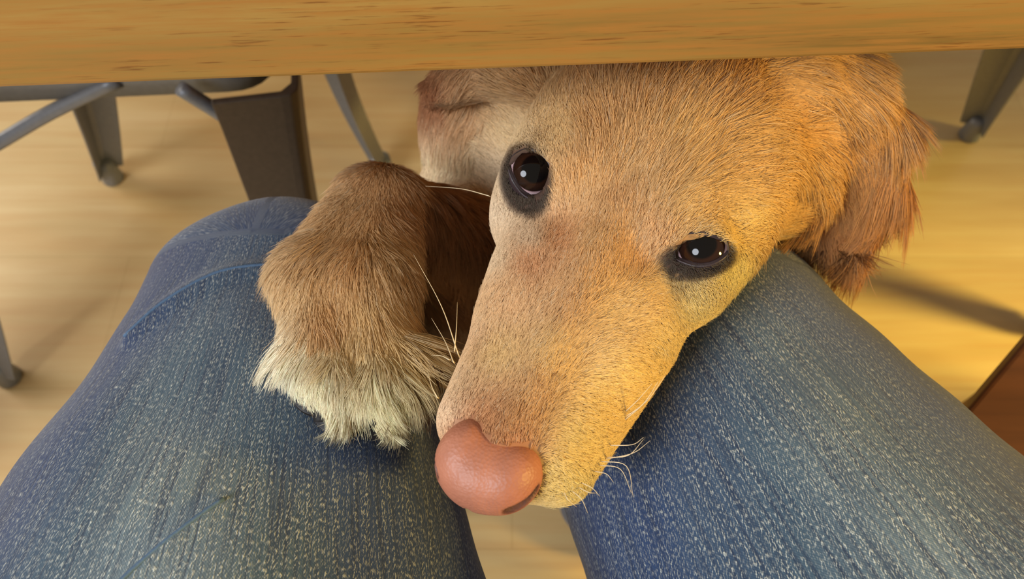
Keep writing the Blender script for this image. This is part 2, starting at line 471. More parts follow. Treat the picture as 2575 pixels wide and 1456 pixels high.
# ------------------------------------------------------------------ person: jeans and shoes
LEGS = {-1: dict(H=(-.1150, -.116, .5673), K=(-.121, .203, .5345), rh=.1188, rk=.0514, A=(-.135, .235, .10)),
        1: dict(H=(.2114, -.116, .5571), K=(.0829, .1891, .5337), rh=.1117, rk=.059, A=(.115, .215, .10))}
AX = 1.3
def W(p): return np.array(p)*1000.0
def surf_px(px, py, sdf, d0=200., d1=900.):
    d = FW+RT*(px-1287.5)/F+UP*(728-py)/F
    tt = d0
    for _ in range(120):
        q = (W(CAM)+d*tt).astype(np.float32)[None, None]
        v = float(sdf(q)[0, 0]); tt += v*.8
        if abs(v) < .05 or tt > d1: break
    return W(CAM)+d*tt
def leg_sdf(P, L):
    S = np.array([1/AX, 1, 1], np.float32)
    H = W(L['H'])*S; K = W(L['K'])*S; A = W(L['A'])*S
    Q = P*S
    d = rc(Q, H, K, L['rh']*1000, L['rk']*1000)*1.06
    Am = K+(A-K)*.55+np.array([0, 12, 0])
    d = smin(d, rc(Q, K, Am, L['rk']*1000*.96, 56), 14)
    d = smin(d, rc(Q, Am, A, 56, 50), 20)
    return d
def fold_noise(P):
    x, y, z = P[..., 0], P[..., 1], P[..., 2]
    return (np.sin(x*.045+y*.021+1.3)*np.sin(y*.035-z*.03+.4)*1.6+np.sin(x*.09-y*.05)*np.sin(y*.08+z*.06)*.7).astype(np.float32)
def jeans_base(P):
    d = smin(leg_sdf(P, LEGS[-1]), leg_sdf(P, LEGS[1]), 6)
    hip = ell(P, (40, -190, 575), (200, 120, 125))
    return smin(d, hip, 40)
RIDGE = {}
for nm_, pts in (('fold', [(700, 668), (560, 698), (430, 768), (330, 850)]),
                 ('seam', [(560, 1262), (450, 1345), (330, 1440), (200, 1560)])):
    RIDGE[nm_] = catmull([surf_px(x, y, jeans_base) for x, y in pts], 3)
KN = np.array([surf_px(600, 560, jeans_base), surf_px(760, 640, jeans_base)])
def jeans_sdf(P):
    d = jeans_base(P)
    for nm_, rr, kk in (('fold', 2.4, 6.0), ('seam', 1.0, 3.0)):
        r_ = None
        Q = RIDGE[nm_]
        for i in range(0, len(Q)-1):
            v = rc(P, Q[i], Q[i+1], rr, rr); r_ = v if r_ is None else np.minimum(r_, v)
        d = smin(d, r_-.0, kk)
    d = d+fold_noise(P)
    # cut the waist and the hems
    d = smax(d, P[..., 2]*.5-P[..., 1]*.85-445, 4)
    return smax(d, 95-P[..., 2], 4)
V, Q = nets(jeans_sdf, (-350, -340, 70), (420, 330, 740), 4.0)
person = empty('person', (0.04, -.1, 0))
tag(person, 'seated person in faded blue jeans with knees apart, the dog between them', 'person')
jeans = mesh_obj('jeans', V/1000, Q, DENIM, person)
jeans['label'] = 'faded blue denim jeans'
V32 = V.astype(np.float32)
dl = leg_sdf(V32, LEGS[-1]); dr = leg_sdf(V32, LEGS[1])
uvw = np.zeros((len(V), 3)); wear_shade = np.zeros(len(V))
for sgn, msk in ((-1, dl <= dr), (1, dl > dr)):
    L = LEGS[sgn]; H, K, A_ = W(L['H']), W(L['K']), W(L['A'])
    P = V[msk]
    thigh = P[:, 1] < K[1]+10
    thigh &= P[:, 2] > 430
    ab = K-H; lv = np.linalg.norm(ab); h = ((P-H)@ab)/(lv*lv); C_ = H+h[:, None]*ab
    rr = 1000*(L['rh']+(L['rk']-L['rh'])*np.clip(h, -.2, 1.1))
    ang = np.arctan2(P[:, 0]-C_[:, 0], P[:, 2]-C_[:, 2])
    U = ang*95.0; Vv = h*lv
    U2 = np.arctan2(P[:, 0]-K[0], -(P[:, 1]-K[1]))*60+400; V2 = lv+(K[2]-P[:, 2])
    uvw[msk, 0] = np.where(thigh, U, U2)+sgn*1000; uvw[msk, 1] = np.where(thigh, Vv, V2)
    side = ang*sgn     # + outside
    base_w = .62*np.exp(-((side+.05)/.75)**2)*np.clip(1.35-h*.95, .2, 1)+.15  # thighs fade pale on top; table shade painted in as darkening toward the knees
    wear_shade[msk] = np.where(thigh, base_w, .3)
me = jeans.data
a = me.attributes.new('leg_uv', 'FLOAT_VECTOR', 'POINT'); a.data.foreach_set('vector', uvw.astype(np.float32).ravel())
a = me.attributes.new('wear_shade', 'FLOAT', 'POINT'); a.data.foreach_set('value', wear_shade.astype(np.float32))
SEAM = flat('faded_seam_thread', lin(80, 106, 134), .8, 0, 900, .3)
for key in ('fold', 'seam'):
    q = RIDGE[key].copy()
    for _ in range(3):
        q -= sdf_n(jeans_sdf, q)*jeans_sdf(q.astype(np.float32)[None])[0][:, None]
    sV, sF = tube(catmull(q, 3)/1000-np.array([0, 0, .0004]), .0008, 8)
    mesh_obj('seam', sV, sF, SEAM, jeans)
SHOE = flat('dark_shoe_leather', lin(50, 44, 42), .5)
for sgn in (-1, 1):
    A_ = W(LEGS[sgn]['A'])
    def shoe(P, A_=A_):
        d = rc(P, (A_[0], A_[1]-10, 48), (A_[0], A_[1]+120, 36), 42, 34)
        d = smin(d, rc(P, (A_[0], A_[1], 60), (A_[0], A_[1], 110), 40, 40), 15)
        return smax(d, 2-P[..., 2], 3)
    V, Q = nets(shoe, (A_[0]-70, A_[1]-80, -10), (A_[0]+70, A_[1]+190, 170), 6.0, 12)
    mesh_obj('shoe', V/1000, Q, SHOE, person)

# ------------------------------------------------------------------ the dog
EL = cpt(1335, 437, .3100); ER = cpt(1765, 632, .2900); NT_ = cpt(1212, 1160, .250)
EM = (EL+ER)/2
u = (ER-EL); eye_half = np.linalg.norm(u)/2; u /= np.linalg.norm(u)
m = NT_-EM; nose_a = np.linalg.norm(m); m /= nose_a
w_ = np.cross(u, m); w_ *= np.sign(w_[2])/np.linalg.norm(w_)
HR = np.array([m, u, w_])
def hp(a, b, c): return EM+m*a+u*b+w_*c
eyeR = 11.0
EC = {}
for s, E0 in ((-1, EL), (1, ER)):
    view = E0/np.linalg.norm(E0)
    EC[s] = E0+view*eyeR*.93

def body_sdf(P):
    k = rc(P, hp(2, 0, -13), hp(97, 0, -14.5), 17, 12)
    for s in (-1, 1):
        k = smin(k, rc(P, hp(28, s*15, -27), hp(90, s*12, -23), 20, 15), 8)
        k = smin(k, rc(P, hp(-2, s*27, -26), hp(42, s*15, -26), 18, 18), 12)
        k = smin(k, ell(P, hp(-32, s*37, -30), (46, 20, 28), HR), 12)
        k = smin(k, ell(P, hp(-15, s*21, -3), (20, 15, 11), HR), 8)
    for s in (-1, 1): k = smin(k, np.linalg.norm(P-EC[s].astype(np.float32), axis=-1)-eyeR-1.2, 5)
    k = smin(k, rc(P, hp(0, 0, -48), hp(84, 0, -42), 24, 14), 10)
    k = smin(k, ell(P, hp(-58, 0, -24), (64, 54, 44), HR), 14)
    k = smin(k, rc(P, hp(30, 20, -36), hp(86, 17, -34), 20, 15), 8)
    # upper lip front under the nose
    k = smin(k, ell(P, hp(98, 0, -28), (13, 16, 12), HR), 6)
    # cheek towards the far ear, ruff of the neck on the other side
    k = smin(k, rc(P, cpt(1750, 400, .372), cpt(1890, 410, .375), 40, 37), 14)
    k = smin(k, rc(P, cpt(1350, 300, .42), cpt(1245, 300, .45), 30, 42), 16)
    # ears
    e = rc(P, cpt(1930, 240, .352), cpt(2070, 240, .358), 27, 20)
    e = smin(e, rc(P, cpt(2070, 240, .360), cpt(2190, 330, .370), 20, 13), 10)
    e = smin(e, rc(P, cpt(2190, 330, .370), cpt(2205, 460, .378), 13, 10), 10)
    e = smin(e, rc(P, cpt(2205, 460, .378), cpt(2165, 590, .383), 10, 7), 10)
    e = smin(e, rc(P, cpt(2080, 280, .365), cpt(2150, 420, .378), 18, 12), 12)
    e = smin(e, rc(P, cpt(2150, 420, .378), cpt(2095, 570, .388), 12, 8), 12)
    e = smin(e, rc(P, cpt(2050, 420, .392), cpt(2000, 575, .398), 12, 9), 12)
    k = smin(k, e, 10)
    e = rc(P, cpt(1330, 170, .375), cpt(1190, 180, .385), 16, 12)
    e = smin(e, rc(P, cpt(1190, 180, .385), cpt(1100, 225, .387), 11, 7), 8)
    k = smin(k, e, 8)
    # neck, chest, trunk
    n_ = rc(P, cpt(1620, 200, .40), cpt(1430, 300, .46), 52, 62)
    n_ = smin(n_, rc(P, cpt(1430, 300, .46), w2c((.055, .42, .46))[0], 62, 92), 25)
    k = smin(k, n_, 18)
    b = rc(P, w2c((.065, .43, .43))[0], w2c((.13, .80, .43))[0], 98, 88)
    k = smin(k, b, 30)
    k = smin(k, rc(P, cpt(1210, 560, .47), cpt(1170, 850, .455), 44, 30), 16)
    # hind quarters
    for s in (-1, 1):
        k = smin(k, rc(P, w2c((.13+s*.06, .80, .40))[0], w2c((.13+s*.07, .74, .27))[0], 62, 38), 25)
        k = smin(k, rc(P, w2c((.13+s*.07, .74, .27))[0], w2c((.13+s*.07, .86, .15))[0], 36, 17), 15)
        k = smin(k, rc(P, w2c((.13+s*.07, .86, .15))[0], w2c((.13+s*.07, .84, .03))[0], 16, 16), 8)
        k = smin(k, rc(P, w2c((.13+s*.07, .84, .025))[0], w2c((.13+s*.07, .79, .02))[0], 19, 19), 8)
    k = smin(k, rc(P, w2c((.14, .88, .47))[0], w2c((.17, 1.0, .30))[0], 26, 16), 20)
    # standing foreleg
    k = smin(k, rc(P, w2c((.08, .42, .40))[0], w2c((.05, .43, .26))[0], 45, 27), 20)
    k = smin(k, rc(P, w2c((.05, .43, .26))[0], w2c((.03, .46, .04))[0], 25, 17), 10)
    k = smin(k, rc(P, w2c((.03, .465, .025))[0], w2c((.03, .435, .02))[0], 21, 20), 8)
    # raised foreleg
    k = smin(k, rc(P, w2c((.02, .36, .42))[0], cpt(1190, 660, .44), 52, 28), 22)
    k = smin(k, rc(P, cpt(1190, 660, .44), cpt(965, 510, .372), 27, 17), 12)
    p = None
    for ch in PAW:
        for (A_, ra), (B_, rb) in zip(ch[:-1], ch[1:]):
            v = rc(P, A_, B_, ra, rb); p = v if p is None else smin(p, v, 7)
    k = smin(k, p, 8)
    for ch in TOES:
        for (A_, ra), (B_, rb) in zip(ch[:-1], ch[1:]):
            k = smin(k, rc(P, A_, B_, ra, rb), 3)
    return k
def dog_sdf(P):
    k = body_sdf(P)
    for s in (-1, 1):
        vw = EC[s]/np.linalg.norm(EC[s]); an = (-1.25, -.10)[s > 0]
        ax_ = np.array([math.cos(an), -math.sin(an), 0]); ax_ -= vw*(ax_@vw); ax_ /= np.linalg.norm(ax_)
        k = smax(k, -ell(P, EC[s]-vw*eyeR*.9, ((9.0, 7.6, 9), (10.0, 4.7, 9))[s > 0], np.array([ax_, np.cross(vw, ax_), vw])), 1.0)
    return k
PAW = [[(cpt(920, 500, .368), 14), (cpt(802, 700, .335), 17), (cpt(822, 870, .315), 15)],
       [(cpt(985, 515, .368), 14), (cpt(925, 720, .333), 19), (cpt(940, 880, .315), 16)]]
TOES = [[(cpt(808, 865, .316), 11), (cpt(802, 925, .306), 10.5), (cpt(815, 972, .303), 8)],
        [(cpt(850, 890, .312), 11), (cpt(846, 955, .301), 10.5), (cpt(860, 1005, .301), 8.5)],
        [(cpt(925, 890, .312), 11), (cpt(957, 955, .301), 10.5), (cpt(965, 1002, .302), 8.5)],
        [(cpt(968, 860, .318), 11), (cpt(1000, 905, .309), 11), (cpt(1018, 945, .309), 8)]]
lo = w2c([(x, y, z) for x in (-.12, .28) for y in (.05, 1.05) for z in (0.0, .70)])
DV, DQ = nets(dog_sdf, lo.min(0)-5, lo.max(0)+5, 3.0)
# the coat rests on the jeans: no skin inside the cloth
jf = lambda P: jeans_base(P)+fold_noise(P)
for _ in range(6):
    Wm = (c2w(DV)*1000).astype(np.float32); jd = jf(Wm[None])[0]; b_ = jd < 3.0
    if not b_.any(): break
    jn = sdf_n(jf, Wm[b_]); Wm = Wm.astype(float); Wm[b_] += jn*(3.2-jd[b_])[:, None]; DV[b_] = w2c(Wm[b_]/1000)
Wd = c2w(DV)
Wd[:, 2] = np.clip(Wd[:, 2], .001, .699)
dog = mesh_obj('dog', Wd, DQ, SKIN)
tag(dog, 'golden retriever like dog looking up from under the table, chin between the knees', 'dog')

def proj_px(q):
    d = -q[:, 2]/1000
    return np.stack([1287.5+F*(q[:, 0]/1000)/d, 728-F*(q[:, 1]/1000)/d], 1), d
# anchors: px, py, direction x, y (image, y down), length mm, colour sRGB, lift, layer (0 head, 1 paw/foreleg, 2 neck)
ANC = [
 (1120,1040, -.1,-1, 1.6, 228,182,146, .30), (1180,1090, .1,-1, 1.6, 200,132,92, .30), (1290,1130, .2,-1, 1.6, 196,128,84, .30), (1230,1060, .25,-1, 2.0, 190,124,76, .3), (1290,1040, .35,-.95, 2.6, 196,134,82, .3),
 (1380,1200, .7,.5, 2.6, 218,188,128, .35), (1440,1230, .6,.8, 3.5, 222,196,140, .4), (1450,1100, .9,.3, 3.2, 222,186,120, .3),
 (1130,960, -.3,-.95, 2.4, 222,176,134, .3), (1180,850, -.2,-1, 2.8, 222,172,128, .25), (1250,900, .1,-1, 3.4, 220,172,112, .3),
 (1320,1000, .35,-.9, 3.4, 208,152,98, .3), (1400,900, .6,-.75, 4.0, 222,172,108, .25), (1500,1000, .95,.25, 4.2, 224,180,108, .25),
 (1580,950, .95,.35, 4.2, 226,182,110, .22), (1280,760, .1,-1, 4.2, 222,166,116, .25), (1400,760, .35,-.95, 5.0, 218,160,106, .25),
 (1550,800, .8,-.3, 5.0, 222,172,104, .22), (1680,850, .85,.5, 4.5, 224,184,118, .22), (1750,760, .7,.75, 5.0, 205,180,128, .22),
 (1240,650, -.4,-.7, 3.0, 226,188,152, .2), (1250,540, -.4,-.8, 3.0, 226,190,158, .2), (1330,600, -.1,-1, 3.0, 222,182,148, .2),
 (1400,610, .15,-1, 4.0, 198,130,80, .25), (1330,670, .1,-1, 3.6, 204,138,92, .25), (1480,620, .2,-1, 5.0, 214,156,98, .25), (1550,520, .2,-1, 6.5, 214,156,100, .25),
 (1450,450, -.05,-1, 6.0, 216,158,98, .25), (1400,330, -.3,-.95, 6.0, 222,172,112, .22), (1300,340, -.6,-.8, 5.0, 228,188,140, .2),
 (1270,440, -.5,-.85, 3.0, 220,184,150, .2), (1500,330, -.05,-1, 10, 210,150,88, .22), (1600,420, .25,-.95, 10, 216,160,100, .22),
 (1650,600, .35,-.8, 5.0, 208,150,96, .25), (1600,660, .3,-.9, 5.0, 208,150,96, .25), (1620,740, .7,-.2, 4.5, 214,162,90, .22),
 (1750,520, .8,-.5, 7.0, 216,164,96, .22), (1880,560, .9,-.15, 7.0, 224,178,100, .22), (1700,700, .3,.9, 4.0, 170,140,90, .22),
 (1850,680, .7,.7, 5.0, 214,186,116, .22), (1300,220, -.6,-.7, 11, 218,168,116, .2), (1450,200, -.15,-1, 14, 214,158,100, .2),
 (1620,250, .2,-1, 14, 206,146,84, .2), (1720,380, .6,-.75, 13, 216,162,94, .2), (1800,220, .55,-.8, 18, 208,150,86, .2),
 (1880,400, .9,-.3, 15, 208,152,82, .2), (1980,500, .9,.1, 12, 212,158,88, .2), (1950,570, .8,.4, 10, 210,156,86, .2), (2050,610, -.1,1, 22, 130,80,38, .15), (1990,625, .1,1, 16, 100,62,32, .15),  # last two anchors paint the shade between cheek and ear into the hair
 (2000,300, .95,-.15, 22, 206,148,82, .2), (2050,420, .85,.4, 20, 212,156,90, .2), (2100,200, .9,.3, 20, 204,146,82, .15),
 (2200,300, .6,.75, 22, 200,140,78, .14), (2240,430, .05,1, 24, 190,124,60, .12), (2180,560, -.35,.93, 30, 186,118,54, .12),
 (2100,560, .0,1, 26, 178,110,48, .15), (2150,460, .25,.95, 26, 192,126,60, .16),
 (1200,250, -.6,.75, 17, 214,160,112, .2), (1090,240, -.3,.9, 7, 176,110,70, .15), (1150,400, -.35,.9, 18, 242,208,170, .2), (1080,360, -.5,.85, 16, 238,200,160, .2),
]
PANC = [
 (950,450, -.15,1, 7, 206,150,98, .22), (1030,520, .25,.95, 10, 196,132,80, .25), (880,520, -.3,.95, 9, 214,162,110, .22),
 (800,600, -.35,.93, 11, 214,164,114, .22), (900,640, -.05,1, 12, 212,156,100, .22), (960,650, .3,.95, 12, 218,168,114, .22), (1010,650, .4,.9, 12, 206,148,90, .22),
 (720,720, -.15,.98, 11, 218,172,122, .2), (820,760, .15,1, 15, 208,150,94, .2), (930,780, .25,.97, 16, 214,164,106, .2), (1020,780, .3,.95, 13, 208,148,84, .22),
 (735,780, -.2,.97, 9, 226,190,150, .2), (745,905, -.15,1, 9, 244,224,198, .2), (728,840, -.9,.45, 26, 240,222,200, .35), (790,860, -.25,.95, 13, 238,220,196, .25), (800,850, -.15,1, 15, 226,184,130, .22), (880,840, .05,1, 16, 222,178,122, .2), (960,850, .3,.95, 17, 218,172,112, .22),
 (1035,860, .72,.68, 26, 222,182,124, .36), (1010,930, .5,.86, 20, 232,204,154, .3), (790,940, -.05,1, 7, 246,222,188, .22), (835,940, -.02,1, 13, 246,222,188, .22), (870,985, -.12,1, 13, 246,222,188, .15), (935,985, .34,.94, 13, 238,216,172, .15), (945,930, .2,1, 15, 240,218,180, .22), (800,800, .35,.93, 16, 196,138,84, .2),
 (800,980, -.05,1, 5, 246,222,188, .2), (990,960, .4,.92, 14, 234,210,162, .25),
]
RNG = np.random.default_rng(7)
def classify(q):
    """0 head/ears/neck/trunk, 1 paw and raised foreleg"""
    dp = np.full(len(q), 1e9)
    P32 = q.astype(np.float32)[None]
    for ch in PAW+TOES+[[(cpt(1190, 660, .44), 27), (cpt(965, 510, .372), 17)]]:
        for (A_, ra), (B_, rb) in zip(ch[:-1], ch[1:]): dp = np.minimum(dp, rc(P32, A_, B_, ra, rb)[0])
    return dp < 7
def field(q):
    """direction (image xy), length, colour, lift at camera-frame points q"""
    px, d = proj_px(q); paw = classify(q)
    out = np.zeros((len(q), 7))
    for A, msk in ((np.array(ANC, float), ~paw), (np.array(PANC, float), paw)):
        if not msk.any(): continue
        X = px[msk]; W2 = np.zeros((len(X), len(A)))
        for i in range(0, len(X), 20000):
            dd = ((X[i:i+20000, None]-A[None, :, :2])**2).sum(-1)
            W2[i:i+20000] = 1/(dd+500)**1.6
        W2 /= W2.sum(1, keepdims=True)
        out[msk] = W2@A[:, 2:]
    w = c2w(q)
    # forearm of the raised leg: reddish brown, long feathering
    fr = paw & (px[:, 0] > 1055)
    out[fr, :] = (.3, .95, 16, 168, 110, 70, .3)
    # trunk and legs under the table
    tr = (~paw) & (d > .47)
    out[tr, 2] = 30; out[tr, 3:6] = (206, 156, 104)
    lowl = (~paw) & (w[:, 2] < .36); out[lowl, 2] = 14; out[lowl, 0:2] = (0, 1)
    return out, px, d, paw, w
def srgb(c):
    c = c/255.0; return np.where(c > .04045, ((c+.055)/1.055)**2.4, c/12.92)
def eye_dark(q, col):
    # pigmented hair and skin round the eyes and along the lips
    for s in (-1, 1):
        dv = np.linalg.norm(q-EC[s], axis=1)
        px, _ = proj_px(q)
        if s == -1: cx_, cy_, rx, ry, an = 1326, 462, 64, 92, -.2
        else: cx_, cy_, rx, ry, an = 1750, 652, 98, 45, -.16
        dx = px[:, 0]-cx_; dy = px[:, 1]-cy_
        ex = (dx*math.cos(an)+dy*math.sin(an))/rx; ey = (-dx*math.sin(an)+dy*math.cos(an))/ry
        r_ = np.sqrt(ex*ex+ey*ey)
        k = np.clip((1.15-r_)/.3, 0, 1)*(dv < 34)
        col[:] = col*(1-k[:, None])+np.array([50, 35, 30])*k[:, None]
    return col
fo, fpx, fd, fpaw, fw_ = field(DV)
cc = eye_dark(DV, fo[:, 3:6].copy())
ca_ = dog.data.color_attributes.new('coat', 'FLOAT_COLOR', 'POINT')
rgba = np.ones((len(DV), 4), np.float32); rgba[:, :3] = srgb(cc)*.75
ca_.data.foreach_set('color', rgba.ravel())

def nose_sdf(P):
    d = ell(P, hp(nose_a-2, 0, -15), (14, 17, 13), HR)
    for s in (-1, 1):
        d = smin(d, ell(P, hp(nose_a-4, s*9.5, -12.5), (11, 8, 10.5), HR), 4)
    # nostrils: comma slits on the side of the leather
    for s in (-1, 1):
        d = smax(d, -rc(P, hp(nose_a+6, s*14.0, -13), hp(nose_a-4, s*18.0, -12), 2.6, 1.4), 1.2)
    d = smax(d, -rc(P, hp(nose_a+14, 0, -14), hp(nose_a+8, 0, -27), 1.0, 1.3), 1.0)
    return d
# triangles for sampling
tri = np.concatenate([DQ[:, [0, 1, 2]], DQ[:, [0, 2, 3]]])
VN = sdf_n(dog_sdf, DV)
A0, A1, A2 = DV[tri[:, 0]], DV[tri[:, 1]], DV[tri[:, 2]]
tarea = np.linalg.norm(np.cross(A1-A0, A2-A0), axis=1)/2
tcen = (A0+A1+A2)/3
tfo, tpx, tdp, tpaw, tw = field(tcen)
tn = np.cross(A1-A0, A2-A0); tn /= np.linalg.norm(tn, axis=1)[:, None]+1e-9
facing = -(tn*tcen).sum(1)/np.linalg.norm(tcen, axis=1)
dens = np.interp(tfo[:, 2], [1.5, 4, 8, 14, 30], [7.0, 5.2, 3.4, 2.6, 1.5])     # hairs per mm2
dens *= np.where(facing > -.25, 1.0, .22)
dens *= np.where(tdp > .47, .16, 1.0)
dens[(tw[:, 2] > .697)] = 0
dens[nose_sdf(tcen.astype(np.float32)[None])[0] < .2] = 0
EYES_HOLE = {-1: [(1292, 392), (1306, 384), (1330, 384), (1358, 396), (1376, 418), (1382, 448), (1376, 476), (1362, 492), (1356, 503), (1340, 488), (1318, 474), (1300, 450), (1290, 420)],
             1: [(1700, 628), (1716, 608), (1744, 599), (1774, 598), (1802, 606), (1826, 614), (1822, 630), (1804, 646), (1780, 656), (1752, 658), (1728, 651), (1708, 642)]}
EYES_HOLE = {k: [tuple(np.mean(v, 0)+(np.array(p)-np.mean(v, 0))*1.10) for p in v] for k, v in EYES_HOLE.items()}
def ray_sphere(px, py, c, R):
    d = np.array([(px-1287.5)/F, (728-py)/F, -1.0]); d /= np.linalg.norm(d)
    b = d@c; disc = max(0, b*b-(c@c-R*R)); return d*(b-math.sqrt(disc))
def ray_dog(px, py):
    d = np.array([(px-1287.5)/F, (728-py)/F, -1.0]); d /= np.linalg.norm(d); t_ = 200.0
    for _ in range(80):
        v = float(body_sdf((d*t_).astype(np.float32)[None, None])[0, 0]); t_ += v*.7
        if abs(v) < .05: break
    return d*t_
for s in (-1, 1):     # no hair on the eyeball or the lid rim
    hole = np.array(EYES_HOLE[s], float); hc = hole.mean(0)
    r_ = np.abs(np.arctan2(0, 1))
    ang = np.arctan2(hole[:, 1]-hc[1], hole[:, 0]-hc[0]); rad = np.linalg.norm(hole-hc, axis=1)
    o_ = np.argsort(ang); ang, rad = ang[o_], rad[o_]
    ta = np.arctan2(tpx[:, 1]-hc[1], tpx[:, 0]-hc[0]); tr_ = np.linalg.norm(tpx-hc, axis=1)
    lim = np.interp(ta, np.r_[ang[-1]-2*np.pi, ang, ang[0]+2*np.pi], np.r_[rad[-1], rad, rad[0]])
    near = np.linalg.norm(tcen-EC[s], axis=1) < 30
    dens[(tr_ < lim+3) & near] = 0
expect = dens*tarea
cnt = np.floor(expect+RNG.random(len(expect))).astype(int)
ti = np.repeat(np.arange(len(tri)), cnt); N = len(ti)
r1, r2 = RNG.random(N), RNG.random(N); f_ = r1+r2 > 1; r1[f_] = 1-r1[f_]; r2[f_] = 1-r2[f_]
root = A0[ti]+(A1[ti]-A0[ti])*r1[:, None]+(A2[ti]-A0[ti])*r2[:, None]
nrm = VN[tri[ti, 0]]*(1-r1-r2)[:, None]+VN[tri[ti, 1]]*r1[:, None]+VN[tri[ti, 2]]*r2[:, None]
nrm /= np.linalg.norm(nrm, axis=1)[:, None]
fo, fpx, fd, fpaw, fwp = field(root)
dirv = np.stack([fo[:, 0], -fo[:, 1], np.zeros(N)], 1)+1e-4
dirv -= nrm*(dirv*nrm).sum(1)[:, None]; dirv /= np.linalg.norm(dirv, axis=1)[:, None]+1e-6
bit = np.cross(nrm, dirv)
# low-frequency swirl and per-hair spread
sw = np.sin(root[:, 0]*.11+root[:, 1]*.07)*np.sin(root[:, 1]*.13-root[:, 0]*.05+1.1)
lng = fo[:, 2]
# clump direction cells
cell = np.floor(root/np.clip(lng*.22, 1.2, 5)[:, None]).astype(np.int64)
hsh = ((cell[:, 0]*73856093) ^ (cell[:, 1]*19349663) ^ (cell[:, 2]*83492791)) % 100003
hr = np.random.default_rng(3).normal(size=(100003, 3))
cl = hr[hsh]
yawr = sw*.16+RNG.normal(size=N)*.13+cl[:, 0]*.10
dirv = dirv*np.cos(yawr)[:, None]+bit*np.sin(yawr)[:, None]
L_ = lng*np.clip(RNG.normal(1, .16, N), .55, 1.5)*(1+.10*cl[:, 1])
# shorter next to the lids
for s in (-1, 1):
    de = np.linalg.norm(root-EC[s], axis=1); L_ *= np.clip((de-10)/16, .45, 1)
lift = fo[:, 6]*np.clip(1+RNG.normal(size=N)*.28+.2*cl[:, 2], .3, 2)
S_ = 5
pts = np.zeros((N, S_, 3))
grav = np.array(w2c((0, 0, -1.0))[0]-w2c((0, 0, 0))[0])/1000.0
curl = RNG.normal(size=N)*.10
for j in range(S_):
    t_ = j/(S_-1)
    up_ = lift*t_*(1-.45*t_)
    p_ = root-nrm*.4+dirv*(L_*t_)[:, None]+nrm*(L_*up_)[:, None]+bit*(L_*curl*t_*t_)[:, None]
    p_ += grav*(np.clip(L_-10, 0, 40)*.012*L_*t_*t_*.6)[:, None]
    pts[:, j] = p_
# keep long hair from sinking into the skin
for j in range(1, S_):
    v = dog_sdf(pts[:, j].astype(np.float32)[None])[0]
    bad = v < .3
    if bad.any():
        nn_ = sdf_n(dog_sdf, pts[bad, j]); pts[bad, j] += nn_*(.3-v[bad]+RNG.random(bad.sum())*lng[bad]*.05)[:, None]
# clumping of long hair toward guide tips
from mathutils import kdtree
longm = np.where(lng > 7)[0]
gi = longm[RNG.random(len(longm)) < np.clip(1.6/(lng[longm]), .03, .2)*np.where(fpaw[longm], .45, 1.0)]
kd = kdtree.KDTree(len(gi))
for i_, g_ in enumerate(gi): kd.insert(root[g_]+dirv[g_]*lng[g_]*.3, i_)
kd.balance()
near = np.array([kd.find(root[i_]+dirv[i_]*lng[i_]*.3)[1] for i_ in longm])
G_ = gi[near]
cw = np.clip((lng[longm]-7)/12+fpaw[longm]*.25, 0, 1)*(.3+.55*RNG.random(len(longm)))
for j in range(1, S_):
    t_ = j/(S_-1)
    k_ = (cw*t_**1.3)[:, None]
    pts[longm, j] = pts[longm, j]*(1-k_)+pts[G_, j]*k_
# the tabletop presses the coat flat where it touches
wp = c2w(pts.reshape(-1, 3)); wp[:, 2] = np.minimum(wp[:, 2], .6985)
hc_ = eye_dark(root, fo[:, 3:6].copy())
cv = srgb(np.clip(hc_, 0, 255))
var = np.clip(1+RNG.normal(size=N)*.13+cl[:, 1]*.05+sw*.05, .5, 1.5)
cv = cv*var[:, None]*1.16; lum = cv@np.array([.3, .6, .1]); cv = (cv*.92+lum[:, None]*.08)*np.array([.95, 1.02, .95])
darkh = RNG.random(N) < .05; cv[darkh] *= np.array([.55, .45, .38])
lighth = (RNG.random(N) < .06) & (hc_.sum(1) > 400); cv[lighth] = cv[lighth]*.5+.5*np.array([.85, .68, .45])
radm = np.interp(lng, [1.5, 5, 15, 30], [.075, .10, .12, .14])*np.where(fd > .47, 2.6, 1.0)*np.where(facing[ti] > -.25, 1, 1.8)
hcv = bpy.data.hair_curves.new('fur'); hcv.add_curves([S_]*N)
hcv.attributes['position'].data.foreach_set('vector', wp.astype(np.float32).ravel())
ra = hcv.attributes.new('radius', 'FLOAT', 'POINT') if 'radius' not in hcv.attributes else hcv.attributes['radius']
prof = np.array([1.0, 1.0, .85, .6, .2])
ra.data.foreach_set('value', (radm[:, None]*prof[None]/1000).astype(np.float32).ravel())
ca2 = hcv.attributes.new('coat', 'FLOAT_COLOR', 'CURVE')
rg = np.ones((N, 4), np.float32); rg[:, :3] = np.clip(cv, 0, 1); ca2.data.foreach_set('color', rg.ravel())
nw = nrm[:, :1]*RT+nrm[:, 1:2]*UP-nrm[:, 2:3]*FW
na2 = hcv.attributes.new('skin_normal', 'FLOAT_VECTOR', 'CURVE'); na2.data.foreach_set('vector', nw.astype(np.float32).ravel())
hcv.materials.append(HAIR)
fur = bpy.data.objects.new('fur', hcv); COL.objects.link(fur); fur.parent = dog
print('hairs', N, 'verts', len(DV))

